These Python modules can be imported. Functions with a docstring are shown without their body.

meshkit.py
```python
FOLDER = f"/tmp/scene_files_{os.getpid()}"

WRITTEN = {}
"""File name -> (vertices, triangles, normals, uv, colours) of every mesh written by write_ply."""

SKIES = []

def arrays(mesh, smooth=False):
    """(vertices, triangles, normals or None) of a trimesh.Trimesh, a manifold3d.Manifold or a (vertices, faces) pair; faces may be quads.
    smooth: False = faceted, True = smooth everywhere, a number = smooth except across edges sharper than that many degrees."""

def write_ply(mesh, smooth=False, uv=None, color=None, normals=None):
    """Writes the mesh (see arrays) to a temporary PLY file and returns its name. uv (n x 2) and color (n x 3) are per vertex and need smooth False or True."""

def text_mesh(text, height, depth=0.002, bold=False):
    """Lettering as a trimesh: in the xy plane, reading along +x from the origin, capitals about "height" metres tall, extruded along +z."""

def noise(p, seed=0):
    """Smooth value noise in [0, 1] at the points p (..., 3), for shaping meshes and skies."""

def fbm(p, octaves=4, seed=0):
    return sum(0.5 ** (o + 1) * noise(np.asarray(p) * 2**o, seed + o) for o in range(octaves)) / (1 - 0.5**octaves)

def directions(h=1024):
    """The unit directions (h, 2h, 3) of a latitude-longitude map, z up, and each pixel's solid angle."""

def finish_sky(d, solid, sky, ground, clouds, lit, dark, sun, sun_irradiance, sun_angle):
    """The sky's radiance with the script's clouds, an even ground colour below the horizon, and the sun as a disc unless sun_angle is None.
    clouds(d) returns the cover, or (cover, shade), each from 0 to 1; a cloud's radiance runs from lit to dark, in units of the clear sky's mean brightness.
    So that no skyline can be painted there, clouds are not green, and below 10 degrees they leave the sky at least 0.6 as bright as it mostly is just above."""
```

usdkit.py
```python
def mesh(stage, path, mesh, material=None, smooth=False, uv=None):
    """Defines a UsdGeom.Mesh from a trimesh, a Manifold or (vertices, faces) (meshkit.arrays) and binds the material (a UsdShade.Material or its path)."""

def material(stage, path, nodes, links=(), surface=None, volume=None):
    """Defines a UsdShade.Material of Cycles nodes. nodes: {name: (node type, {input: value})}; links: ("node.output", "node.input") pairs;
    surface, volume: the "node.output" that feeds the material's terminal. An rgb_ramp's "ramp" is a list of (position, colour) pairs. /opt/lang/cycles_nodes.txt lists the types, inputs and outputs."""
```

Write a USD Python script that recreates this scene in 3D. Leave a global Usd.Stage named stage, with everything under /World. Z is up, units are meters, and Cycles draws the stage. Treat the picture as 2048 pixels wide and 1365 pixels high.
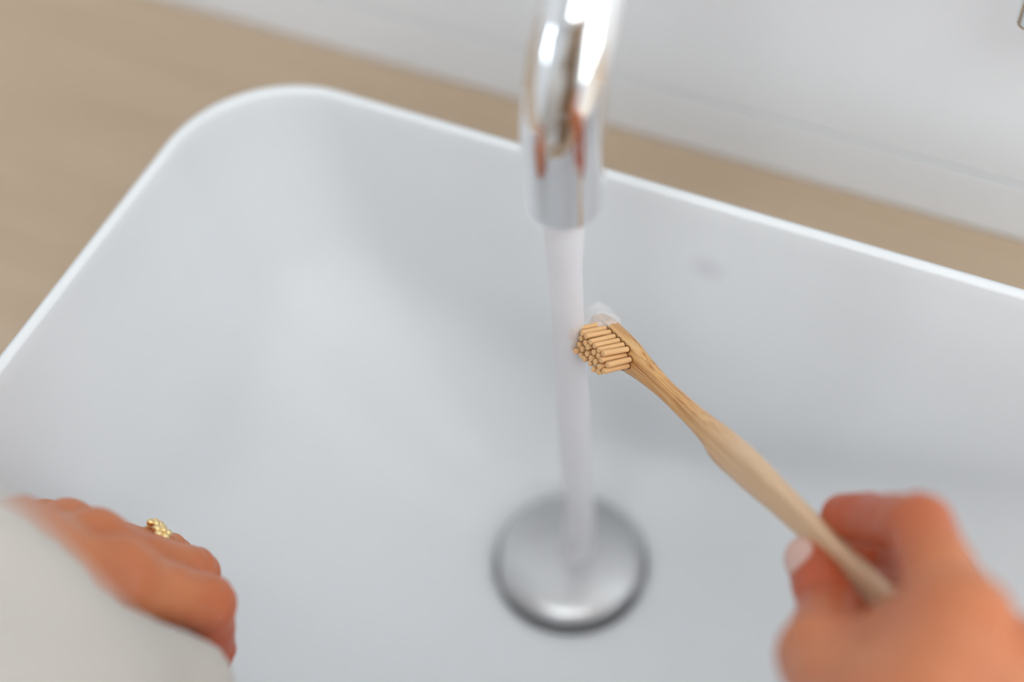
import math, random
import numpy as np, trimesh, manifold3d as m3
import usdkit, meshkit
from pxr import Usd, UsdGeom, UsdLux, UsdShade, Gf, Sdf, Vt

stage = Usd.Stage.CreateInMemory()
UsdGeom.SetStageUpAxis(stage, "Z")
UsdGeom.SetStageMetersPerUnit(stage, 1.0)
UsdGeom.Xform.Define(stage, "/World")
random.seed(7)
rng = np.random.default_rng(7)

# ------------------------------------------------------------------ camera, light, exposure
RIM = 0.87                                   # height of the basin rim
F = 50 / 36 * 2048                           # focal length in pixels of the 2048 x 1365 frame
pit, rol, phi = np.radians([54.0, -4.3, -27.3])
EX = np.array([math.cos(phi), math.sin(phi), 0]); EY = np.array([-math.sin(phi), math.cos(phi), 0])
TURN = np.array([EX, EY, [0, 0, 1.0]])
cf = np.array([0, math.cos(pit), -math.sin(pit)]); cu = np.array([0, math.sin(pit), math.cos(pit)]); cs = np.array([1.0, 0, 0])
CR, CU, CF = TURN @ (math.cos(rol) * cs + math.sin(rol) * cu), TURN @ (-math.sin(rol) * cs + math.cos(rol) * cu), TURN @ cf


def ray(px, py):
    return CF + (px - 1024) / F * CR - (py - 682.5) / F * CU


_d = ray(1141, 1118) * 0.60
EYE = np.array([-_d[0], -_d[1], RIM + 0.373])   # the drain is the origin of x and y


def P(px, py, D):
    "The point at depth D (metres along the view axis) measured off the photograph at pixel (px, py)."
    return EYE + ray(px, py) * D


cam = UsdGeom.Camera.Define(stage, "/World/camera")
M4 = np.eye(4); M4[0, :3], M4[1, :3], M4[2, :3], M4[3, :3] = CR, CU, -CF, EYE
cam.AddTransformOp().Set(Gf.Matrix4d(*M4.ravel().tolist()))
cam.CreateHorizontalApertureAttr(36.0); cam.CreateVerticalApertureAttr(24.0); cam.CreateFocalLengthAttr(50.0)
cam.CreateFStopAttr(2.2); cam.CreateFocusDistanceAttr(0.462)
cam.CreateClippingRangeAttr((0.02, 100.0))
cam.CreateExposureAttr(0.19)

X0, X1, Y0, Y1, ZC = -1.35, 1.75, -2.1, 0.154, 2.5     # the bathroom


def area_light(name, pos, rot, w, h, colour, power):
    l = UsdLux.RectLight.Define(stage, "/World/" + name)
    l.CreateWidthAttr(w); l.CreateHeightAttr(h); l.CreateIntensityAttr(power); l.CreateColorAttr(Gf.Vec3f(*colour))
    x = UsdGeom.Xformable(l); x.AddTranslateOp().Set(Gf.Vec3d(*pos)); x.AddRotateXYZOp().Set(Gf.Vec3f(*rot))


WIN_R = (-1.35, -0.15, 0.95, 2.15)       # y0, y1, z0, z1 of the window in the right wall
WIN_F = (0.45, 1.55, 0.95, 2.2)          # x0, x1, z0, z1 of the window in the front wall
area_light("daylight_right", (X1 + 0.16, (WIN_R[0] + WIN_R[1]) / 2, (WIN_R[2] + WIN_R[3]) / 2), (90, 0, 90), 1.3, 1.3, (0.93, 0.985, 1.0), 4.8)
area_light("daylight_front", ((WIN_F[0] + WIN_F[1]) / 2, Y0 - 0.16, (WIN_F[2] + WIN_F[3]) / 2), (90, 0, 0), 1.3, 1.35, (0.93, 0.985, 1.0), 8.0)
WIN_L = (-1.40, -0.90, 1.15, 1.75)       # y0, y1, z0, z1 of the window in the left wall
area_light("daylight_left", (X0 - 0.16, (WIN_L[0] + WIN_L[1]) / 2, (WIN_L[2] + WIN_L[3]) / 2), (90, 0, -90), 0.6, 0.7, (0.80, 0.93, 1.0), 10.0)

area_light("ceiling_fill_light", (0.5, -1.10, ZC - 0.035), (0, 0, 0), 1.5, 1.1, (0.94, 0.985, 1.0), 3.2)  # added overhead fill, evens out the light in the basin

# ------------------------------------------------------------------ helpers
LOOKS = "/World/Looks"
UsdGeom.Scope.Define(stage, LOOKS)


def mat(name, nodes, links, surface):
    return usdkit.material(stage, f"{LOOKS}/{name}", nodes, links, surface=surface)


def plain(name, colour, rough=0.5, **kw):
    return mat(name, {"p": ("principled_bsdf", dict(base_color=colour, roughness=rough, **kw))}, [], "p.BSDF")


counts = {}


def numbered(path):
    n = counts.get(path, 0); counts[path] = n + 1
    return path if n == 0 else f"{path}_{n:03d}"


def tag(prim, label=None, category=None, group=None, kind=None):
    for k, v in (("label", label), ("category", category), ("group", group), ("kind", kind)):
        if v:
            prim.SetCustomDataByKey(k, v)
    return prim


def thing(name, label, category, group=None, loc=None):
    x = UsdGeom.Xform.Define(stage, numbered("/World/" + name))
    if loc is not None:
        x.AddTranslateOp().Set(Gf.Vec3d(*map(float, loc)))
    return tag(x.GetPrim(), label, category, group)


def obj(name, mesh, material, parent=None, smooth=35, label=None, kind=None):
    """One Mesh prim; mesh in world coordinates. A parent's translation is taken off."""
    base = str(parent.GetPath()) if parent else "/World"
    v, f, n = meshkit.arrays(mesh, smooth)
    if parent:
        t = UsdGeom.Xformable(parent).ComputeLocalToWorldTransform(Usd.TimeCode.Default()).ExtractTranslation()
        v = v - np.array(t)
    path = numbered(f"{base}/{name}")
    m = usdkit.mesh(stage, path, (v, f), material)
    if n is not None:
        m.CreateNormalsAttr(Vt.Vec3fArray.FromNumpy(n.astype(np.float32))); m.SetNormalsInterpolation("vertex")
    return tag(m.GetPrim(), label=label, kind=kind)


def box(x0, x1, y0, y1, z0, z1):
    m = trimesh.creation.box((x1 - x0, y1 - y0, z1 - z0)); m.apply_translation(((x0 + x1) / 2, (y0 + y1) / 2, (z0 + z1) / 2)); return m


def cat(*ms):
    return trimesh.util.concatenate(list(ms))


def man(mesh):
    return m3.Manifold(m3.Mesh(np.asarray(mesh.vertices, np.float32), np.asarray(mesh.faces, np.uint32)))


def unman(M):
    m = M.to_mesh(); return trimesh.Trimesh(m.vert_properties[:, :3], m.tri_verts, process=False)


def rbox(x0, x1, y0, y1, z0, z1, r=0.004, n=12):
    s = m3.Manifold.sphere(r, n)
    return unman(m3.Manifold.batch_hull([s.translate((x, y, z)) for x in (x0 + r, x1 - r) for y in (y0 + r, y1 - r) for z in (z0 + r, z1 - r)]))


def frame_of(d):
    d = np.asarray(d, float) / np.linalg.norm(d); a = np.array([0, 0, 1.0]) if abs(d[2]) < .9 else np.array([1.0, 0, 0])
    u = np.cross(a, d); u /= np.linalg.norm(u); return u, np.cross(d, u), d


def sweep(path, radii, n=48, caps=True):
    "A round tube along a path with a radius per point, closed at the ends."
    path = np.asarray(path, float); t = np.gradient(path, axis=0); t /= np.linalg.norm(t, axis=1)[:, None]
    u, v, _ = frame_of(t[0]); V = []; th = np.linspace(0, 2 * np.pi, n, endpoint=False)
    for p, d, r in zip(path, t, np.broadcast_to(radii, len(path))):
        u = u - d * (u @ d); u /= np.linalg.norm(u); w = np.cross(d, u)
        V.append(p + r * (np.cos(th)[:, None] * u + np.sin(th)[:, None] * w))
    return rings(V, caps)


def rings(V, caps=True):
    k, n = len(V), len(V[0]); vs = np.vstack(V); fs = []
    i = np.arange(n); j = (i + 1) % n
    for a in range(k - 1):
        fs += [np.stack([a * n + i, a * n + j, (a + 1) * n + j], 1), np.stack([a * n + i, (a + 1) * n + j, (a + 1) * n + i], 1)]
    if caps:
        c0, c1 = len(vs), len(vs) + 1
        vs = np.vstack([vs, V[0].mean(0), V[-1].mean(0)])
        fs += [np.stack([j, i, np.full(n, c0)], 1), np.stack([(k - 1) * n + i, (k - 1) * n + j, np.full(n, c1)], 1)]
    return trimesh.Trimesh(vs, np.vstack(fs), process=False)


def lathe(profile, centre=(0, 0, 0), axis=(0, 0, 1), n=72):
    "profile: (radius, height) pairs; the solid of revolution about the axis."
    u, v, d = frame_of(axis); th = np.linspace(0, 2 * np.pi, n, endpoint=False)
    ring = np.cos(th)[:, None] * u + np.sin(th)[:, None] * v
    return rings([np.asarray(centre) + max(r, 1e-5) * ring + h * d for r, h in profile])


# ---- implicit shapes: smooth unions of tapered capsules, turned into a mesh by marching tetrahedra
def cap(Q, a, b, ra, rb):
    a, b = np.asarray(a), np.asarray(b); ab = b - a
    t = np.clip((Q - a) @ ab / (ab @ ab), 0, 1)
    return np.linalg.norm(Q - a - t[..., None] * ab, axis=-1) - (ra + t * (rb - ra))


def smin(a, b, k):
    h = np.maximum(k - np.abs(a - b), 0) / k
    return np.minimum(a, b) - h * h * k * 0.25


def smax(a, b, k):
    return -smin(-a, -b, k)


def march(fn, lo, hi, step):
    lo, hi = np.asarray(lo, float), np.asarray(hi, float)
    n = np.ceil((hi - lo) / step).astype(int) + 1
    ax = [lo[i] + step * np.arange(n[i]) for i in range(3)]
    G = np.stack(np.meshgrid(*ax, indexing="ij"), -1).reshape(-1, 3)
    S = np.concatenate([fn(q) for q in np.array_split(G, max(1, len(G) // 200000))])
    S[np.abs(S) < 1e-7] = 1e-7
    B = (S < 0).reshape(n)
    st = np.array([n[1] * n[2], n[2], 1])
    c = np.zeros(n - 1, int)
    for q in range(8):
        o = [(q >> i) & 1 for i in range(3)]
        c += B[o[0]:n[0] - 1 + o[0], o[1]:n[1] - 1 + o[1], o[2]:n[2] - 1 + o[2]]
    cells = np.argwhere((c > 0) & (c < 8)) @ st
    off = np.array([(q & 1) * st[0] + ((q >> 1) & 1) * st[1] + ((q >> 2) & 1) * st[2] for q in range(8)])
    T = np.vstack([cells[:, None] + off[list(t)] for t in ((0, 1, 3, 7), (0, 3, 2, 7), (0, 2, 6, 7), (0, 6, 4, 7), (0, 4, 5, 7), (0, 5, 1, 7))])
    I = S[T] < 0; k = I.sum(1)
    tris = []
    order = np.argsort(~I, axis=1, kind="stable"); T = np.take_along_axis(T, order, 1)     # inside corners first
    ref = []
    for kk, quads in ((1, [((0, 1), (0, 2), (0, 3))]), (3, [((3, 0), (3, 1), (3, 2))]), (2, [((0, 2), (0, 3), (1, 3)), ((0, 2), (1, 3), (1, 2))])):
        t = T[k == kk]
        for tri in quads:
            tris.append(np.stack([np.stack([t[:, a], t[:, b]], 1) for a, b in tri], 1))
            ref.append(np.stack([t[:, 0], t[:, 3]], 1))
    tris, ref = np.vstack(tris), np.vstack(ref)
    e = np.sort(tris.reshape(-1, 2), axis=1); key = e[:, 0] * len(G) + e[:, 1]
    _, first, inv = np.unique(key, return_index=True, return_inverse=True)
    e = e[first]; sa, sb = S[e[:, 0]], S[e[:, 1]]; w = np.clip(sa / (sa - sb), 0.04, 0.96)[:, None]
    V = G[e[:, 0]] * (1 - w) + G[e[:, 1]] * w
    Fc = inv.reshape(-1, 3)
    nrm = np.cross(V[Fc[:, 1]] - V[Fc[:, 0]], V[Fc[:, 2]] - V[Fc[:, 0]])
    flip = np.einsum("ij,ij->i", nrm, G[ref[:, 1]] - G[ref[:, 0]]) < 0
    Fc[flip] = Fc[flip][:, ::-1]
    return trimesh.Trimesh(V, Fc, process=False)


# ------------------------------------------------------------------ materials
W = {}
W["wall"] = mat("wall_paint", {"t": ("texture_coordinate", {}), "n": ("noise_texture", dict(scale=220.0, detail=3.0)), "b": ("bump", dict(strength=0.08, distance=0.001)),
                "p": ("principled_bsdf", dict(base_color=(0.85, 0.86, 0.885), roughness=0.55))}, [("t.object", "n.vector"), ("n.fac", "b.height"), ("b.normal", "p.normal")], "p.BSDF")
W["ceiling"] = plain("ceiling_paint", (0.86, 0.86, 0.86), 0.8)
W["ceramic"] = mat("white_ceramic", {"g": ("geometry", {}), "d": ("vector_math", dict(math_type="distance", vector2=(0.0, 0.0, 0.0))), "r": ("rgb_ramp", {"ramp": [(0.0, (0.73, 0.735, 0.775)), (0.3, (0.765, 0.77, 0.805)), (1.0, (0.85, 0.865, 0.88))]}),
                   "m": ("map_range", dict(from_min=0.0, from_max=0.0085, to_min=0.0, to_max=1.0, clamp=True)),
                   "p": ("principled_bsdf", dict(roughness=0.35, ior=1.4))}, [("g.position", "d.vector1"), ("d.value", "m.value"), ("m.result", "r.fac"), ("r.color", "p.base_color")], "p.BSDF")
W["chrome"] = plain("chrome", (0.86, 0.86, 0.87), 0.035, metallic=1.0)
W["drain"] = plain("worn_chrome", (0.62, 0.62, 0.625), 0.30, metallic=1.0)
W["dark"] = plain("dark_gap", (0.03, 0.03, 0.03), 0.6)
W["wood"] = mat("counter_wood", {"t": ("texture_coordinate", {}), "q": ("mapping", dict(scale=(2.0, 26.0, 26.0))), "n": ("noise_texture", dict(scale=3.0, detail=4.0, roughness=0.6)),
                "r": ("rgb_ramp", {"ramp": [(0.3, (0.50, 0.365, 0.245)), (0.7, (0.56, 0.425, 0.30))]}), "p": ("principled_bsdf", dict(roughness=0.38))},
                [("t.object", "q.vector"), ("q.vector", "n.vector"), ("n.fac", "r.fac"), ("r.color", "p.base_color")], "p.BSDF")
W["floor"] = plain("floor_tile_glaze", (0.62, 0.56, 0.50), 0.4)
W["grout"] = plain("floor_grout", (0.45, 0.42, 0.40), 0.8)
W["white_paint"] = plain("white_gloss_paint", (0.86, 0.86, 0.86), 0.35)
W["glass"] = mat("window_glass", {"f": ("fresnel", dict(IOR=1.45)), "a": ("transparent_bsdf", {}), "b": ("glossy_bsdf", dict(roughness=0.02, color=(1, 1, 1))), "x": ("mix_closure", {})},
                 [("f.fac", "x.fac"), ("a.BSDF", "x.closure1"), ("b.BSDF", "x.closure2")], "x.closure")


def skin_mat(name, c1, c2, red, tips, rough):
    "mottled skin that is redder on the fingers than on the back of the hand; tips: (point, reach) pairs"
    nodes = {"t": ("texture_coordinate", {}), "n": ("noise_texture", dict(scale=40.0, detail=3.0)), "n2": ("noise_texture", dict(scale=900.0, detail=2.0)), "b": ("bump", dict(strength=0.25, distance=0.0006)), "g": ("geometry", {}),
             "r": ("rgb_ramp", {"ramp": [(0.36, c1), (0.64, c2)]}), "p": ("principled_bsdf", dict(roughness=rough, subsurface_weight=0.06, subsurface_radius=(1.0, 0.25, 0.1), subsurface_scale=0.004)), "mx": ("mix_color", dict(b=red))}
    links = [("t.object", "n.vector"), ("t.object", "n2.vector"), ("n2.fac", "b.height"), ("b.normal", "p.normal"), ("n.fac", "r.fac"), ("r.color", "mx.a"), ("mx.result", "p.base_color")]
    last = None
    for i, (q, reach) in enumerate(tips):
        nodes[f"d{i}"] = ("vector_math", dict(math_type="distance", vector2=tuple(map(float, q))))
        nodes[f"m{i}"] = ("map_range", dict(from_min=float(reach) * 0.35, from_max=float(reach), to_min=0.85, to_max=0.0, clamp=True))
        links += [("g.position", f"d{i}.vector1"), (f"d{i}.value", f"m{i}.value")]
        if last:
            nodes[f"x{i}"] = ("math", dict(math_type="maximum")); links += [(last, f"x{i}.value1"), (f"m{i}.result", f"x{i}.value2")]; last = f"x{i}.value"
        else:
            last = f"m{i}.result"
    return mat(name, nodes, links + [(last, "mx.fac")], "p.BSDF")


W["skin"] = skin_mat("skin", (0.57, 0.165, 0.062), (0.65, 0.225, 0.092), (0.52, 0.085, 0.027), [(P(1700, 1050, .405), .055), (P(1630, 1160, .41), .035), (P(1900, 1150, .40), .030), (P(420, 1290, .43), .030)], 0.38)
W["nail"] = plain("fingernail", (0.74, 0.47, 0.40), 0.25)
W["knit"] = mat("cream_knit", {"t": ("texture_coordinate", {}), "w": ("wave_texture", dict(scale=140.0, distortion=1.5)), "b": ("bump", dict(strength=0.4, distance=0.001)),
                "p": ("principled_bsdf", dict(base_color=(0.61, 0.565, 0.51), roughness=0.9, sheen_weight=0.2))}, [("t.object", "w.vector"), ("w.fac", "b.height"), ("b.normal", "p.normal")], "p.BSDF")
W["denim"] = plain("tan_trousers", (0.40, 0.27, 0.17), 0.85)
W["tan"] = plain("tan_wool", (0.36, 0.235, 0.14), 0.9)
W["hair"] = plain("brown_hair", (0.10, 0.05, 0.025), 0.5)
W["gold"] = plain("gold", (0.95, 0.72, 0.36), 0.22, metallic=1.0)


def water_mat(name, body, white):
    return mat(name, {"a": ("transparent_bsdf", {}), "d": ("diffuse_bsdf", dict(color=white)), "g": ("glossy_bsdf", dict(roughness=0.12, color=(1, 1, 1))),
                      "x": ("mix_closure", dict(fac=body)), "y": ("mix_closure", dict(fac=0.03))},
               [("a.BSDF", "x.closure1"), ("d.BSDF", "x.closure2"), ("x.closure", "y.closure1"), ("g.BSDF", "y.closure2")], "y.closure")


W["water"] = water_mat("aerated_water", 0.62, (0.93, 0.91, 0.94))
W["spray"] = water_mat("splashing_water", 0.42, (0.95, 0.94, 0.94))

# ------------------------------------------------------------------ the room
WT = 0.12


def struct(name, mesh, m, smooth=35):
    return obj(name, mesh, m, None, smooth, kind="structure")


struct("ceiling", box(X0 - WT, X1 + WT, Y0 - WT, Y1 + WT, ZC, ZC + 0.1), W["ceiling"], False)
COUNTER = 0.802
wb = UsdGeom.Xform.Define(stage, "/World/wall_back").GetPrim(); tag(wb, kind="structure")
obj("plaster", box(X0 - WT, X1 + WT, Y1, Y1 + WT, 0, ZC), W["wall"], wb, False)
obj("splashback_panel", box(X0, X1, Y1 - 0.003, Y1, COUNTER + 0.030, 1.55), W["wall"], wb, False)
wl = WIN_L
struct("wall_left", cat(box(X0 - WT, X0, Y0 - WT, wl[0], 0, ZC), box(X0 - WT, X0, wl[1], Y1, 0, ZC), box(X0 - WT, X0, wl[0], wl[1], 0, wl[2]), box(X0 - WT, X0, wl[0], wl[1], wl[3], ZC)), W["wall"], False)
a, b, c, d = WIN_R
struct("wall_right", cat(box(X1, X1 + WT, Y0 - WT, a, 0, ZC), box(X1, X1 + WT, b, Y1, 0, ZC), box(X1, X1 + WT, a, b, 0, c), box(X1, X1 + WT, a, b, d, ZC)), W["wall"], False)
e, g, h, k = WIN_F
struct("wall_front", cat(box(X0, e, Y0 - WT, Y0, 0, ZC), box(g, X1, Y0 - WT, Y0, 0, ZC), box(e, g, Y0 - WT, Y0, 0, h), box(e, g, Y0 - WT, Y0, k, ZC)), W["wall"], False)


def window(n, horizontal, lo, hi, z0, z1, at, out):
    "frame bars and a pane set into the wall opening; out = +1/-1 the outward direction along the wall's normal"
    w = UsdGeom.Xform.Define(stage, f"/World/window_{n}").GetPrim(); tag(w, kind="structure")

    def bar(p0, p1, q0, q1, t0, t1):
        t0, t1 = sorted((at + out * t0, at + out * t1))
        return box(t0, t1, p0, p1, q0, q1) if not horizontal else box(p0, p1, t0, t1, q0, q1)
    s = 0.05; mid = (lo + hi) / 2
    obj("window_frame", cat(bar(lo, hi, z0, z0 + s, .03, .09), bar(lo, hi, z1 - s, z1, .03, .09), bar(lo, lo + s, z0 + s, z1 - s, .03, .09), bar(hi - s, hi, z0 + s, z1 - s, .03, .09), bar(mid - s / 2, mid + s / 2, z0 + s, z1 - s, .03, .09)), W["white_paint"], w, False)
    for p0, p1 in ((lo + s, mid - s / 2), (mid + s / 2, hi - s)):
        obj("pane", bar(p0, p1, z0 + s, z1 - s, .058, .062), W["glass"], w, False)


window(1, False, a, b, c, d, X1, 1)
window(2, True, e, g, h, k, Y0, -1)
window(3, False, *WIN_L, X0, -1)
fl = UsdGeom.Xform.Define(stage, "/World/floor").GetPrim(); tag(fl, kind="structure")
obj("grout", box(X0 - WT, X1 + WT, Y0 - WT, Y1 + WT, -0.1, -0.003), W["grout"], fl, False)
nx, ny = 8, 6
for i in range(nx):
    for j in range(ny):
        tx, ty = (X1 - X0) / nx, (Y1 - Y0) / ny
        obj("tile", box(X0 + i * tx + .002, X0 + (i + 1) * tx - .002, Y0 + j * ty + .002, Y0 + (j + 1) * ty - .002, -0.01, 0.0), W["floor"], fl, False)
struct("trim_1", rbox(X0, X1, Y1 - 0.0030, Y1, COUNTER, COUNTER + 0.0284, 0.0005), W["wall"])

fill_lamp = thing("added_ceiling_fill", "added unseen flat square white ceiling lamp panel above and behind the person", "fill_lamp", loc=(0.5, -1.10, ZC))  # unseen panel, added to carry the overhead fill light
obj("housing", rbox(0.5 - .78, 0.5 + .78, -1.10 - .58, -1.10 + .58, ZC - 0.03, ZC, 0.004), W["white_paint"], fill_lamp)

# ------------------------------------------------------------------ counter and basin
BX, BXC, BYB, BYF = 0.222, 0.054, 0.0697, -0.163    # half width, middle; back and front edge of the basin rim
BYC, BHY = (BYB + BYF) / 2, (BYB - BYF) / 2


def rrect(hx, hy, r, z, cx=0.0, cy=0.0, n=28, m=20):
    pts = []
    for qx, qy, a0 in ((1, 1, 0), (-1, 1, 90), (-1, -1, 180), (1, -1, 270)):
        for t in np.linspace(0, 90, n):
            an = math.radians(a0 + t); pts.append((cx + qx * (hx - r) + r * math.cos(an), cy + qy * (hy - r) + r * math.sin(an), z))
        # straight run to the next corner
        nxt = {0: (-1, 1), 90: (-1, -1), 180: (1, -1), 270: (1, 1)}[a0]; an = math.radians(a0 + 90)
        p, q = np.array(pts[-1][:2]), np.array((cx + nxt[0] * (hx - r) + r * math.cos(an), cy + nxt[1] * (hy - r) + r * math.sin(an)))
        for t in np.linspace(0, 1, m + 2)[1:-1]:
            w = p * (1 - t) + q * t; pts.append((w[0], w[1], z))
    return np.array(pts)


DRAIN_Z = EYE[2] + ray(1141, 1118)[2] * 0.60
DEPTH = RIM - DRAIN_Z + 0.004
rim_in = rrect(BX - 0.0052, BHY - 0.0052, 0.0445, 0, BXC, BYC)


_phi = np.arctan2(rim_in[:, 1] - BYC, rim_in[:, 0] - BXC); _o = np.argsort(_phi)
_grid = np.linspace(-np.pi, np.pi, 1440, endpoint=False)
_R0 = np.interp(_grid, _phi[_o], np.hypot(rim_in[:, 0] - BXC, rim_in[:, 1] - BYC)[_o], period=2 * np.pi)
_freq = np.fft.rfftfreq(1440, 1 / 1440)


def inner(t, grow=0.0):
    "outline of the hollow, t: 0 at the lip, 1 at the drain; steep walls that turn softly into a nearly level floor, corners rounder with depth"
    s_ = t * np.pi / 2
    inward, down = (1 - math.cos(s_)) ** 0.95, math.sin(s_) ** 0.92
    soft = np.fft.irfft(np.fft.rfft(_R0) * np.exp(-0.5 * (_freq * 0.75 * min(max(inward - 0.10, 0) * 1.8, 1)) ** 2), 1440)
    r_ = np.interp(_phi, _grid, soft, period=2 * np.pi) * (1 - inward) + 0.033 * inward + grow
    return np.stack([BXC * (1 - inward) + r_ * np.cos(_phi), BYC * (1 - inward) + r_ * np.sin(_phi), np.full(len(_phi), RIM - 0.0016 - (DEPTH - 0.0016) * down - grow * 0.9 * inward)], 1)


prof = [inner(t, 0.004) for t in np.linspace(1, 0, 60) if inner(t, 0.004)[0, 2] < COUNTER - 0.002]     # underside, below the worktop
for z, inset, r in ((COUNTER - 0.0005, 0.0050, 0.044), (COUNTER + 0.0004, 0.0042, 0.044), (COUNTER + 0.0004, 0.0012, 0.046), (COUNTER + 0.0014, 0.0004, 0.0465), (COUNTER + 0.030, 0.0002, 0.047), (RIM - 0.012, 0.0003, 0.047), (RIM - 0.004, 0.0, 0.047), (RIM - 0.001, 0.0006, 0.047), (RIM - 0.0001, 0.0020, 0.0465), (RIM - 0.0001, 0.0028, 0.046), (RIM - 0.0006, 0.0042, 0.045)):
    prof.append(rrect(BX - inset, BHY - inset, r, z, BXC, BYC))
for t in np.linspace(0.0, 1, 60):
    prof.append(inner(t))
base_z = RIM - DEPTH
circ = inner(1.0)
prof += [np.c_[circ[:, :2] * 0.97, np.full(len(circ), base_z - 0.002)], np.c_[circ[:, :2] * 0.93, np.full(len(circ), base_z - 0.012)]]
bowl = rings(prof, caps=False)
basin = thing("wash_basin", "white ceramic rounded rectangular wash basin standing on the beige counter", "wash basin", loc=(BXC, BYC, COUNTER))
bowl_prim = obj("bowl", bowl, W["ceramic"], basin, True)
# the little grey mark on the back slope of the bowl
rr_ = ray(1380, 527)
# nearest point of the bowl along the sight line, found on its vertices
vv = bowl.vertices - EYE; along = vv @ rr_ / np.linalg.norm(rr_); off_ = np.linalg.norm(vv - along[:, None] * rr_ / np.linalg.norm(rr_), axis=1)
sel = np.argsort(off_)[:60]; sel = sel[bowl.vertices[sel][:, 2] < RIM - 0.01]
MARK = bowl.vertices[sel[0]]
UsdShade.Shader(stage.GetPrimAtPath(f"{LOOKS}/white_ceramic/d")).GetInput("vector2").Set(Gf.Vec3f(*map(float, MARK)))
obj("outlet_pipe", lathe([(0.0300, base_z - 0.014), (0.0300, base_z - 0.040), (0.0195, base_z - 0.048), (0.0195, base_z - 0.12), (0.0001, base_z - 0.12)][::-1]), W["drain"], basin)

top = man(box(X0 + 0.0, X1, -0.42, Y1 - 0.0032, COUNTER - 0.04, COUNTER)) - man(trimesh.util.concatenate([unman(m3.Manifold.extrude(m3.CrossSection([rrect(BX - 0.0034, BHY - 0.0034, 0.045, 0, BXC, BYC, 16, 1)[:, :2]]), 0.2).translate((0, 0, COUNTER - 0.1)))]))
counter = thing("vanity_counter", "long beige wooden vanity counter running under the white basin along the wall", "counter", loc=(0, -0.14, COUNTER - 0.04))
obj("worktop", unman(top), W["wood"], counter, 30)

# ------------------------------------------------------------------ drain stopper
stop = thing("drain_stopper", "round domed chrome pop-up stopper sitting in the basin's drain under the stream", "drain stopper", loc=(0, 0, base_z))
cap_prof = [(0.0001, base_z + 0.0030), (0.024, base_z + 0.0030), (0.0285, base_z + 0.0034), (0.0302, base_z + 0.0044), (0.0306, base_z + 0.0056), (0.0298, base_z + 0.0068)]
cap_prof += [(0.0298 * math.cos(t), base_z + 0.0068 + 0.0052 * math.sin(t)) for t in np.linspace(0.05, np.pi / 2 - 0.001, 22)]
obj("cap", lathe(cap_prof, n=96), W["drain"], stop, 40)
obj("flange", lathe([(0.0255, base_z - 0.006), (0.0290, base_z - 0.006), (0.0303, base_z - 0.0005), (0.0298, base_z + 0.0004), (0.0285, base_z + 0.0002), (0.0255, base_z - 0.004), (0.0255, base_z - 0.006)], n=96), W["drain"], stop, 40)
obj("stem", lathe([(0.0001, base_z - 0.04), (0.005, base_z - 0.04), (0.005, base_z + 0.0032), (0.0001, base_z + 0.0032)]), W["dark"], stop)

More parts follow.
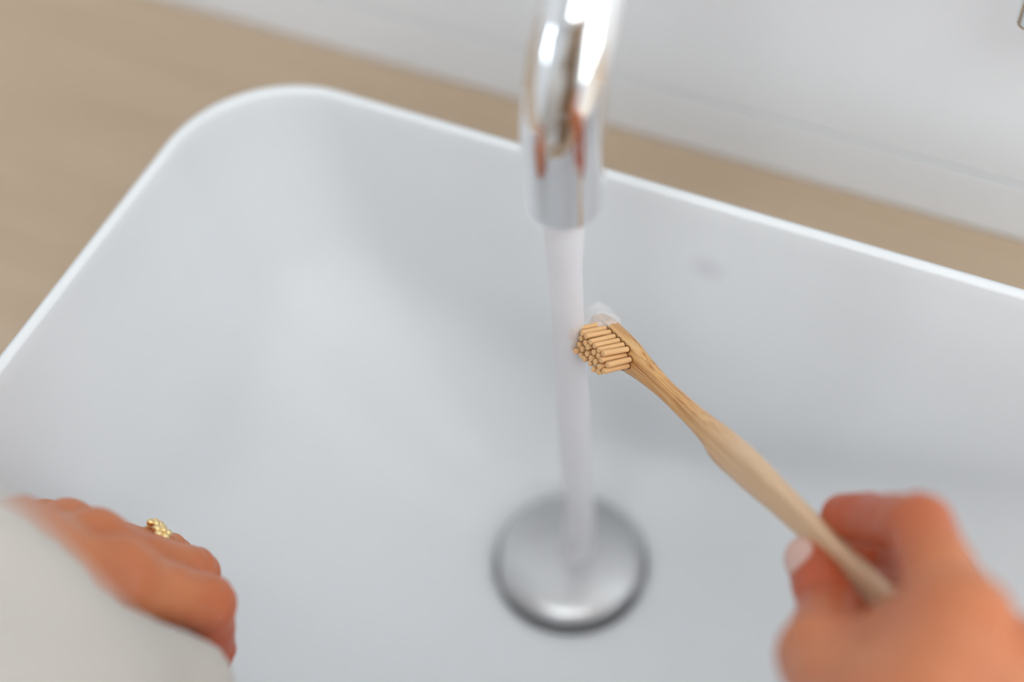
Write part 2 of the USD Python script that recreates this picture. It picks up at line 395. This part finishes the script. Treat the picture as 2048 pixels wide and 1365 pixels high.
# ------------------------------------------------------------------ wall-mounted tap
TR = 0.0119                                   # tube radius
OUT = P(1127, 404, 0.4185)
R_B, STRAIGHT, YAW = 0.055, 0.020, math.radians(3)
hd = np.array([-math.sin(YAW), math.cos(YAW), 0])
path = [OUT + np.array([0, 0, t]) for t in np.linspace(0, STRAIGHT, 8)]
for t in np.linspace(0, 80, 34)[1:]:
    t = math.radians(t); path.append(OUT + np.array([0, 0, STRAIGHT + R_B * math.sin(t)]) + hd * R_B * (1 - math.cos(t)))
t = math.radians(80); dir_ = hd * math.sin(t) + np.array([0, 0, math.cos(t)])
reach = (Y1 - 0.006 - path[-1][1]) / dir_[1]
path += [path[-1] + dir_ * reach * q for q in np.linspace(0, 1, 10)[1:]]
path = np.array(path)
tap = thing("basin_tap", "shiny chrome curved spout of the wall tap above the basin with water running out", "tap", loc=path[-1])
rad = np.full(len(path), TR)
pp = np.vstack([OUT + [0, 0, 0.0], OUT + [0, 0, 0.0005], OUT + [0, 0, 0.0013], path[1:]])
tube = sweep(pp, np.r_[TR - 0.0012, TR - 0.0004, TR, rad[1:]], 72)
bore = trimesh.creation.cylinder(TR - 0.0022, 0.02, sections=64); bore.apply_translation(OUT)
obj("spout", unman(man(tube) - man(bore)), W["chrome"], tap, 30)
obj("aerator", lathe([(0.0001, 0.004), (0.0096, 0.004), (0.0096, 0.0072), (0.0001, 0.0072)], OUT), W["dark"], tap, label="dark aerator disc inside the spout mouth")
ros = path[-1].copy(); ros[1] = Y1 - 0.003
obj("rosette", lathe([(0.0001, 0.0), (0.030, 0.0), (0.030, 0.003), (0.027, 0.0055), (0.0001, 0.0055)], ros, (0, -1, 0)), W["chrome"], tap, 40)

HND = P(2036, 34, 0.452)
hand_t = thing("tap_handle", "chrome wall tap handle at the right edge, only its rounded corner in view", "tap handle", loc=(HND[0] + 0.03, Y1, HND[2] + 0.03))
hx = HND[0] + 0.0108
obj("lever", rbox(hx - 0.0115, hx + 0.0115, HND[1] - 0.004, HND[1] + 0.008, HND[2] - 0.0035, HND[2] + 0.085, 0.0038, 24), W["chrome"], hand_t, 40)
obj("hub", lathe([(0.0001, 0), (0.019, 0), (0.019, Y1 - HND[1] - 0.012), (0.0175, Y1 - HND[1] - 0.0078), (0.0001, Y1 - HND[1] - 0.0078)], (hx, Y1, HND[2] + 0.065), (0, -1, 0)), W["chrome"], hand_t, 40)
obj("rosette", lathe([(0.0001, 0.0), (0.030, 0.0), (0.030, 0.003), (0.027, 0.0055), (0.0001, 0.0055)], (hx, Y1, HND[2] + 0.065), (0, -1, 0)), W["chrome"], hand_t, 40)

# ------------------------------------------------------------------ toothbrush
H0, H1 = P(1226, 680, 0.473), P(1711, 1142, 0.402)
ba = (H1 - H0) / np.linalg.norm(H1 - H0)
mdir = -0.975 * CR - 0.20 * CU
tt = -(mdir @ ba) / (-CF @ ba)
bb = mdir + tt * -CF; bb /= np.linalg.norm(bb)
bw = np.cross(ba, bb)
TIP = H0 - ba * 0.0115


def s_at(px, py):
    "distance along the brush of the point that projects nearest to (px, py)"
    s = np.linspace(0, .2, 2000); X = TIP + s[:, None] * ba - EYE; D = X @ CF
    return s[np.argmin((1024 + X @ CR / D * F - px) ** 2 + (682.5 - X @ CU / D * F - py) ** 2)]


sN, sS, sC, sW, sM, sH = s_at(1338, 781), s_at(1385, 832), s_at(1418, 868), s_at(1436, 888), s_at(1560, 1006), s_at(1711, 1142)
END = sH + 0.045
keys = np.array([  # s, lower half width, upper half width, thickness
    (0.000, 0.0015, 0.0015, 0.0026), (0.0006, 0.0028, 0.0028, 0.0036), (0.002, 0.0042, 0.0042, 0.0046), (0.0045, 0.0052, 0.0052, 0.0050), (0.009, 0.0058, 0.0058, 0.0052), (0.017, 0.0058, 0.0058, 0.0052), (0.0225, 0.0054, 0.0054, 0.0052),
    ((0.0225 + sN) / 2, 0.0040, 0.0040, 0.0050), (sN, 0.0031, 0.0031, 0.0050), (sS, 0.0033, 0.0036, 0.0055), (sC, 0.0043, 0.0046, 0.0060), (sW, 0.0062, 0.0053, 0.0063), (sW + .0025, 0.0066, 0.0055, 0.0064), (sW + .012, 0.0063, 0.0060, 0.0064), (sM, 0.0050, 0.0050, 0.0060), (sH, 0.0042, 0.0041, 0.0053), (END - .006, 0.0043, 0.0043, 0.0053), (END - .001, 0.0036, 0.0036, 0.0044), (END, 0.0020, 0.0020, 0.0030)])
from scipy.interpolate import PchipInterpolator
fl_, fu_, ft = (PchipInterpolator(keys[:, 0], keys[:, q]) for q in (1, 2, 3))
ss = np.unique(np.r_[np.linspace(0, .006, 14), np.linspace(.006, END - .006, 120), np.linspace(END - .006, END, 12)])
th = np.linspace(0, 2 * np.pi, 56, endpoint=False)
se = lambda c, n: np.sign(c) * np.abs(c) ** (2 / n)
secs = []
for s in ss:
    n = 4.2 if s < .024 else 3.2
    cw = se(np.cos(th), n); secs.append(TIP + ba * s + (cw * np.where(cw > 0, fl_(s), fu_(s)))[:, None] * bw + se(np.sin(th), n)[:, None] * bb * ft(s) / 2)
q3 = np.array([ba, bb, bw])                                     # rows: brush axes
W["bamboo"] = None


def bamboo_mat():
    # grain: noise stretched along the brush's own axis
    nodes = {"g": ("geometry", {}), "n": ("noise_texture", dict(scale=1.0, detail=3.0, roughness=0.65)), "n2": ("noise_texture", dict(scale=1.0, detail=2.0)),
             "r": ("rgb_ramp", {"ramp": [(0.34, (0.36, 0.13, 0.03)), (0.45, (0.62, 0.30, 0.09)), (0.56, (0.74, 0.42, 0.16)), (0.72, (0.80, 0.50, 0.23))]}),
             "c": ("combine_xyz", {}), "c2": ("combine_xyz", {}), "b": ("bump", dict(strength=0.25, distance=0.0004)),
             "mx": ("mix_color", dict(blend_type="mix", b=(0.76, 0.56, 0.38))),  # paler tone on the wide part: window sheen painted into the colour
             "sm": ("map_range", dict(from_min=float(sS - .004), from_max=float(sW + .01), to_min=0.0, to_max=0.72, clamp=True)),
             "p": ("principled_bsdf", dict(roughness=0.34, coat_weight=0.5, coat_roughness=0.18))}
    links = [("c.vector", "n.vector"), ("c2.vector", "n2.vector"), ("n.fac", "r.fac"), ("n.fac", "b.height"), ("b.normal", "p.normal"), ("r.color", "mx.a"), ("sm.result", "mx.fac"), ("mx.result", "p.base_color")]
    for i, (axis, k1) in enumerate(zip((ba, bb, bw), (22.0, 1300.0, 1300.0))):
        nodes[f"d{i}"] = ("vector_math", dict(math_type="dot_product", vector2=tuple(axis)))
        nodes[f"s{i}"] = ("math", dict(math_type="subtract", value2=float(TIP @ axis)))
        nodes[f"m{i}"] = ("math", dict(math_type="multiply", value2=k1))
        nodes[f"k{i}"] = ("math", dict(math_type="multiply", value2=k1 * 0.3))
        links += [("g.position", f"d{i}.vector1"), (f"d{i}.value", f"s{i}.value1"), (f"s{i}.value", f"m{i}.value1"), (f"s{i}.value", f"k{i}.value1"), (f"m{i}.value", f"c.{'xyz'[i]}"), (f"k{i}.value", f"c2.{'xyz'[i]}")]
    links += [("s0.value", "sm.value")]
    return mat("bamboo", nodes, links, "p.BSDF")


W["bamboo"] = bamboo_mat()
W["bristle"] = plain("tan_bristles", (0.84, 0.50, 0.23), 0.45)
W["socket"] = plain("tuft_socket", (0.20, 0.075, 0.02), 0.6)
brush = thing("toothbrush", "wet bamboo toothbrush with tan bristles held under the running water", "toothbrush", loc=H0)
obj("handle", rings(secs), W["bamboo"], brush, 40)
rows = np.linspace(0.0042, 0.0238, 9)
for i, s in enumerate(rows):
    ncol = 4 if 0 < i < 8 else 2
    for c in range(ncol):
        w = (c - (ncol - 1) / 2) * 0.00245
        o = TIP + ba * s + bw * w + bb * (0.0025)
        L = 0.0104 + rng.uniform(-.0004, .0005)
        lean = bb + ba * rng.uniform(-.03, .03) + bw * rng.uniform(-.03, .03)
        r = 0.00098
        t = obj("bristle_tuft", lathe([(r, 0), (r * 1.0, L * .5), (r * 1.06, L * .96), (r * 0.95, L), (0.00002, L + .0001)], o, lean, 14), W["bristle"], brush, 40)
        obj("socket", lathe([(r, 0.00004), (r * 1.28, 0.00004), (r * 1.28, 0.00022), (r, 0.00026)], o, bb, 14), W["socket"], t, 40)

# ------------------------------------------------------------------ water
rows_px = [(OUT, 0.0052), (P(1129, 470, 0.4318), 0.0060), (P(1131, 540, 0.4470), 0.0054), (P(1135, 620, 0.4630), 0.0053), (P(1140, 720, 0.483), 0.0056), (P(1145, 800, 0.504), 0.0060), (P(1150, 880, 0.526), 0.0058), (P(1156, 960, 0.5520), 0.0058), (P(1159, 1020, 0.571), 0.0059), (P(1155, 1080, 0.589), 0.0062), (P(1146, 1130, 0.5985), 0.0068), (P(1143, 1146, 0.6015), 0.0085)]
pk = np.array([q for q, _ in rows_px]); pk[0] = OUT + [0, 0, 0.0042]
tk = np.r_[0, np.cumsum(np.linalg.norm(np.diff(pk, axis=0), axis=1))]
fp, fr = PchipInterpolator(tk, pk), PchipInterpolator(tk, [r for _, r in rows_px])
tq = np.linspace(0, tk[-1], 120)
water = thing("water_stream", "smooth whitish stream of running water falling from the chrome spout onto the stopper", "water", loc=(0, 0, base_z + 0.012))
wr = fr(tq)
st = sweep(fp(tq), wr, 40)
vv = np.array(st.vertices); dn = meshkit.fbm(vv * [160, 160, 30], 3, 4) - 0.5
st.vertices = vv + (np.array(st.vertex_normals) * dn[:, None] * 0.0011)
obj("stream", st, W["water"], water, True)
# the sheet of water that breaks over the end of the brush head
cen = TIP + ba * 0.004 - bb * 0.0005


def splash(Q):
    q = Q - cen
    x, y, z = q @ ba, q @ bb, q @ bw
    b_ = np.stack([np.abs(x) - 0.0042, np.abs(y) - 0.0016, np.abs(z) - 0.0042], -1)
    d = np.linalg.norm(np.maximum(b_, 0), axis=-1) + np.minimum(b_.max(-1), 0) - 0.0024
    d = smin(d, cap(Q, TIP + ba * 0.004, TIP + ba * 0.005 + bb * 0.0085, 0.0040, 0.0042), 0.004)
    return d + (meshkit.fbm(Q * 420, 3, 9) - 0.5) * 0.0022


obj("splash", march(splash, cen - 0.03, cen + 0.03, 0.0011), W["spray"], water, True, label="thin white veil of water breaking over the brush head")

# ------------------------------------------------------------------ person: skeleton
MM = 0.001
L = dict(
    wrist=P(15, 1150, .400),
    index=[P(240, 1165, .400), P(412, 1208, .421), P(420, 1300, .434), P(405, 1350, .437)],
    middle=[P(190, 1105, .418), P(383, 1150, .441), P(400, 1210, .456), P(390, 1250, .462)],
    ring=[P(135, 1080, .434), P(335, 1117, .457), P(358, 1165, .470), P(350, 1200, .476)],
    pinky=[P(90, 1075, .448), P(255, 1115, .470), P(285, 1150, .480), P(280, 1180, .485)],
    thumb=[P(60, 1230, .385), P(120, 1330, .378), P(200, 1390, .382), P(250, 1420, .390)])
R = dict(
    wrist=P(1815, 1720, .300),
    index=[P(1918, 1238, .343), P(1840, 1054, .371), P(1738, 1040, .402), P(1688, 1034, .413)],
    middle=[P(2008, 1322, .352), P(1890, 1150, .402), P(1780, 1112, .430), P(1712, 1116, .434)],
    ring=[P(2085, 1385, .360), P(1955, 1245, .408), P(1830, 1190, .436), P(1722, 1210, .440)],
    pinky=[P(2135, 1410, .365), P(2035, 1320, .410), P(1920, 1290, .435), P(1850, 1300, .436)],
    thumb=[P(1720, 1520, .318), P(1640, 1312, .362), P(1660, 1222, .396), P(1621, 1122, .4135)])
RAD = dict(index=(10.2, 8.7, 7.6, 6.8), middle=(10.2, 8.6, 7.5, 6.8), ring=(9.6, 8.0, 7.1, 6.4), pinky=(8.8, 7.0, 6.2, 5.6), thumb=(13.0, 10.5, 9.0, 7.2))


def chain(Q, J, rad, crease=0.85):
    d = None
    for i in range(len(J) - 1):
        # a phalanx is a little slimmer in its middle than at its joints
        m_ = (J[i] + J[i + 1]) / 2; rm = (rad[i] + rad[i + 1]) / 2 * 0.95 * MM
        for a_, b_, ra, rb in ((J[i], m_, rad[i] * MM, rm), (m_, J[i + 1], rm, rad[i + 1] * MM)):
            c_ = cap(Q, a_, b_, ra, rb); d = c_ if d is None else smin(d, c_, 0.0018)
    for i in range(1, len(J) - 1):
        t_ = J[i + 1] - J[i - 1]; t_ /= np.linalg.norm(t_)
        s_ = (Q - J[i]) @ t_
        near = np.exp(-(np.linalg.norm(Q - J[i], axis=-1) / (rad[i] * 1.6 * MM)) ** 4)
        d = d + crease * MM * near * (np.exp(-((s_ - .0018) / .0011) ** 2) + 0.7 * np.exp(-((s_ + .0022) / .0010) ** 2))
    return d


def hand(Q, H, extra=()):
    "signed distance of a hand: metacarpals and muscle pads merged softly, five separate fingers rooted in them"
    w = H["wrist"]; palm = cap(Q, w, w + (w - (H["middle"][0] + H["index"][0]) / 2) * 0.5, 0.021, 0.024)
    side = H["pinky"][0] - H["index"][0]; side /= np.linalg.norm(side)
    dors = np.cross(side, H["middle"][0] - w); dors /= np.linalg.norm(dors); dors *= np.sign(dors @ (EYE - w)); tend = []
    for name, k_ in (("index", -.6), ("middle", -.2), ("ring", .25), ("pinky", .65)):
        c_ = cap(Q, w + side * 0.018 * k_, H[name][0], 0.0165, RAD[name][0] * MM)
        palm = smin(palm, c_, 0.006)
        tend.append(cap(Q, w + side * 0.013 * k_ + dors * 0.013, H[name][0] + dors * (RAD[name][0] * MM - 0.0022), 0.0030, 0.0032))
        tend.append(np.linalg.norm(Q - H[name][0] - dors * 0.0045, axis=-1) - RAD[name][0] * 0.80 * MM)
    palm = smin(palm, cap(Q, w - side * 0.010, H["thumb"][0], 0.016, 0.013), 0.012)
    palm = smin(palm, cap(Q, H["thumb"][0], H["thumb"][1], 0.0125, 0.0105), 0.010)
    for t_ in tend:
        palm = smin(palm, t_, 0.0035)
    for a_, b_, ra, rb in extra:
        palm = smin(palm, cap(Q, a_, b_, ra, rb), 0.010)
    fingers = None
    for name in ("index", "middle", "ring", "pinky"):
        c_ = chain(Q, H[name], RAD[name])
        fingers = c_ if fingers is None else smin(fingers, c_, 0.0012)
    d = smin(palm, fingers, 0.006)
    return smin(d, chain(Q, H["thumb"][1:], RAD["thumb"][1:]), 0.003)


def bounds(H):
    pts = np.vstack([np.vstack(v) if isinstance(v, list) else v[None] for v in H.values()] + [(H["wrist"] + (H["wrist"] - H["middle"][0]) * 0.55)[None]])
    return pts.min(0) - 0.028, pts.max(0) + 0.028


R_EXTRA = [(P(1822, 1275, .360), P(1800, 1560, .315), 0.0110, 0.015), (P(1860, 1330, .345), P(1830, 1580, .312), 0.0145, 0.017), (P(1690, 1350, .362), P(1780, 1360, .360), 0.010, 0.012)]
L_EXTRA = []
hand_R = march(lambda q: hand(q, R, R_EXTRA), *bounds(R), 0.0016)
hand_L = march(lambda q: hand(q, L, L_EXTRA), *bounds(L), 0.0016)

SHL, ELL = np.array([0.03, -0.55, 1.33]), np.array([-0.06, -0.375, 1.07])
SHR, ELR = np.array([0.37, -0.41, 1.33]), np.array([0.33, -0.36, 1.06])
CHEST, BELLY, HIP = np.array([0.205, -0.505, 1.24]), np.array([0.22, -0.55, 1.07]), np.array([0.225, -0.57, 0.93])
fwd = np.array([-0.46, 0.888, 0]); sid = np.array([0.888, 0.46, 0])
HEAD = np.array([0.175, -0.47, 1.565])


def torso(Q, grow=0.0):
    d = cap(Q, SHL + [0.03, 0.01, 0], SHR + [-0.03, -0.01, 0], 0.062 + grow, 0.062 + grow)
    for c_, hw, r in ((CHEST, 0.075, 0.095), (BELLY, 0.05, 0.09), (HIP, 0.075, 0.10)):
        d = smin(d, cap(Q, c_ - sid * hw, c_ + sid * hw, r + grow, r + grow), 0.07)
    return d


def arms(Q, grow=0.0):
    d = cap(Q, SHL, ELL, 0.052 + grow, 0.042 + grow)
    for a_, b_, ra, rb in ((ELL, L["wrist"], 0.042, 0.023), (SHR, ELR, 0.052, 0.042), (ELR, R["wrist"], 0.042, 0.023)):
        d = smin(d, cap(Q, a_, b_, ra + grow, rb + grow), 0.02)
    return d


KNL, KNR = HIP - sid * .10 + [-.01, .02, -.45], HIP + sid * .10 + [-.01, .02, -.45]
ANL, ANR = np.array([KNL[0], KNL[1] - .03, .085]), np.array([KNR[0], KNR[1] - .03, .085])


def legs(Q, grow=0.0):
    d = None
    for k_, a_, s_ in ((KNL, ANL, -1), (KNR, ANR, 1)):
        for p0, p1, r0, r1 in ((HIP + sid * .085 * s_ - [0, 0, .03], k_, .085, .058), (k_, a_, .057, .038)):
            c_ = cap(Q, p0, p1, r0 + grow, r1 + grow); d = c_ if d is None else smin(d, c_, 0.03)
    return d


def figure(Q):
    d = smin(torso(Q), arms(Q), 0.03)
    d = smin(d, legs(Q), 0.04)
    for a_ in (ANL, ANR):
        d = smin(d, cap(Q, a_ + [0, 0, -.05], a_ + fwd * .15 + [0, 0, -.06], .034, .025), 0.03)
    d = smin(d, cap(Q, CHEST + [-.01, .01, .14], HEAD - [0, 0, .08], .052, .050), 0.04)
    d = smin(d, cap(Q, HEAD + [0, 0, .02], HEAD + fwd * .022 - [0, 0, .065], .078, .055), 0.03)
    d = smin(d, cap(Q, HEAD + fwd * .09 + [0, 0, -.005], HEAD + fwd * .102 - [0, 0, .035], .006, .012), 0.012)      # nose
    for s_ in (-1, 1):
        d = smin(d, cap(Q, HEAD + sid * .076 * s_ + [0, 0, .0], HEAD + sid * .08 * s_ - [0, 0, .04], .014, .010), 0.008)     # ears
        d = smax(d, -cap(Q, HEAD + fwd * .092 + sid * .030 * s_ + [0, 0, -.005], HEAD + fwd * .092 + sid * .034 * s_ + [0, 0, -.005], .010, .010), 0.010)  # eye sockets
    d = smax(d, -cap(Q, HEAD + fwd * .096 + sid * .018 - [0, 0, .068], HEAD + fwd * .096 - sid * .018 - [0, 0, .068], .0035, .0035), 0.008)   # mouth
    return smax(d, 0.002 - Q[:, 2], 0.004)


body = march(figure, (-0.20, -0.78, -0.02), (0.52, -0.10, 1.70), 0.010)
try:
    joined = man(body) + man(hand_R) + man(hand_L)
    whole = unman(joined)
    assert len(whole.vertices) > 1000
except Exception:
    whole = cat(body, hand_R, hand_L)
person = thing("person", "person in a loose cream sweater rinsing a bamboo toothbrush, left hand on the rim", "person", loc=(HIP[0], HIP[1], 0))
obj("body", whole, W["skin"], person, True)

# thumb nail of the right hand, a thin curved plate on the back of the last joint
T2, T3 = R["thumb"][2], R["thumb"][3]
tdir = (T3 - T2) / np.linalg.norm(T3 - T2)
ndir = -ray(1590, 1115) / np.linalg.norm(ray(1590, 1115)) - 0.75 * CR + 0.1 * CU
ndir -= tdir * (ndir @ tdir); ndir /= np.linalg.norm(ndir)
sdir = np.cross(tdir, ndir); nc = T3 - tdir * 0.0015


def nail(Q):
    base = hand(Q, R, R_EXTRA)
    q = Q - nc; e_ = np.sqrt(((q @ tdir) / .0066) ** 2 + ((q @ sdir) / .0056) ** 2) - 1
    e_ = smax(e_ * .005, -(q @ ndir), 0.001)
    return smax(np.abs(base - 0.0001) - 0.00055, e_, 0.0006)


obj("fingernail", march(nail, nc - 0.013, nc + 0.013, 0.0005), W["nail"], person, True, label="pale pink thumb nail")

# ---- sweater: body and loose sleeves with hollow cuffs
CUFF_L, MID_L = P(-175, 1350, .300), P(-300, 1900, .262)
CUFF_R = R["wrist"] + (ELR - R["wrist"]) * 0.28

CUT0 = P(150, 1130, .262)
CUTN = -0.62 * CR - 0.72 * CU - 0.30 * CF; CUTN /= np.linalg.norm(CUTN)


def sweater(Q):
    d = torso(Q, 0.014)
    for a_, b_, ra, rb in ((SHL, ELL, .070, .058), (ELL, MID_L, .060, .055), (ELL, ELL + (L["wrist"] - ELL) * .58, .060, .046), (MID_L, CUFF_L, .055, .047), (MID_L + CF * .04, P(-130, 1340, .365), .050, .045), (SHR, ELR, .075, .066), (ELR, CUFF_R, .066, .040)):
        d = smin(d, cap(Q, a_, b_, ra, rb), 0.03)
    d = smin(d, cap(Q, P(110, 1370, .372), P(350, 1392, .398), .024, .0165), 0.010)     # hanging fold of the left sleeve
    d = smax(d, Q[:, 2] - (1.40 + 0.0 * Q[:, 0]), 0.02)                                # neckline
    d = smax(d, 0.90 - Q[:, 2] - 10 * (np.linalg.norm(Q[:, :2] - HIP[:2], axis=1) > 0.26), 0.01)  # hem
    for v_, o_, o2_ in ((CUTN, CUT0, L["wrist"]), ((ELR - R["wrist"]) / np.linalg.norm(ELR - R["wrist"]), CUFF_R, CUFF_R)):
        near = np.linalg.norm(Q - o_ + v_ * .05, axis=1) - .12
        d = smax(d, -smax(near, (Q - o_) @ v_, 0.004), 0.006)                 # the cuff's open end
        d = smax(d, -cap(Q, o2_ - v_ * .05, o2_ + v_ * .012, .027, .026), 0.004)
    return d + (meshkit.fbm(Q * 16, 3, 3) - 0.5) * 0.010


obj("sweater", march(sweater, (-0.25, -0.78, 0.80), (0.54, -0.08, 1.48), 0.0075), W["knit"], person, True, label="loose cream sweater with wide sleeves")
obj("vest", march(lambda q: smax(smax(torso(q, 0.024) + (meshkit.fbm(q * 14, 3, 5) - 0.5) * 0.010, q[:, 2] - 1.37, .02), 0.93 - q[:, 2], .01), (-0.12, -0.78, 0.88), (0.5, -0.25, 1.42), 0.010), W["tan"], person, True, label="tan sleeveless vest")
obj("trousers", march(lambda q: smax(smin(legs(q, .012), cap(q, HIP - sid * .075, HIP + sid * .075, .108, .108), .04), .07 - q[:, 2], .005), (-0.05, -0.78, 0.02), (0.5, -0.38, 1.06), 0.012), W["denim"], person, True, label="tan trousers")
obj("hair", march(lambda q: smax(smin(cap(q, HEAD + [0, 0, .035], HEAD - fwd * .02 + [0, 0, .0], .086, .085), cap(q, HEAD - fwd * .06, HEAD - fwd * .085 - [0, 0, .17], .06, .045), .04), (q - HEAD) @ (fwd * .9 + np.array([0, 0, -.6])) - .045, .02), HEAD - 0.26, HEAD + 0.15, 0.009), W["hair"], person, True, label="shoulder-length brown hair")

# ------------------------------------------------------------------ ring on the left hand
ra_, rb_ = L["ring"][0], L["ring"][1]
rc = ra_ + (rb_ - ra_) * 0.78; rt = (rb_ - ra_) / np.linalg.norm(rb_ - ra_)
ring = thing("finger_ring", "gold ring with small flowers on the left hand's ring finger", "ring", loc=rc)
rn = CU * 0.75 - CF * 0.75 - CR * 0.1; rn -= rt * (rn @ rt); rn /= np.linalg.norm(rn); rs = np.cross(rt, rn)
th_ = np.linspace(0, 2 * np.pi, 49); RR = 0.0088
obj("band", sweep([rc + RR * (math.cos(q) * rn + math.sin(q) * rs) for q in th_], 0.0009, 12, caps=True), W["gold"], ring, 60)
for an, sc in ((-0.62, 1.0), (0.0, 1.15), (0.62, 1.0)):
    up = math.cos(an) * rn + math.sin(an) * rs; o = rc + up * (RR + 0.0012); e1 = rt; e2 = np.cross(up, e1)
    parts = []
    for k_ in range(5):
        a2 = k_ * 2 * np.pi / 5 + an; s_ = trimesh.creation.icosphere(2, 0.00125 * sc); s_.apply_translation(o + 0.0017 * sc * (math.cos(a2) * e1 + math.sin(a2) * e2)); parts.append(s_)
    s_ = trimesh.creation.icosphere(2, 0.0010 * sc); s_.apply_translation(o + up * 0.0008); parts.append(s_)
    fl_ = man(parts[0])
    for q in parts[1:]:
        fl_ = fl_ + man(q)
    obj("flower", unman(fl_), W["gold"], ring, 40)
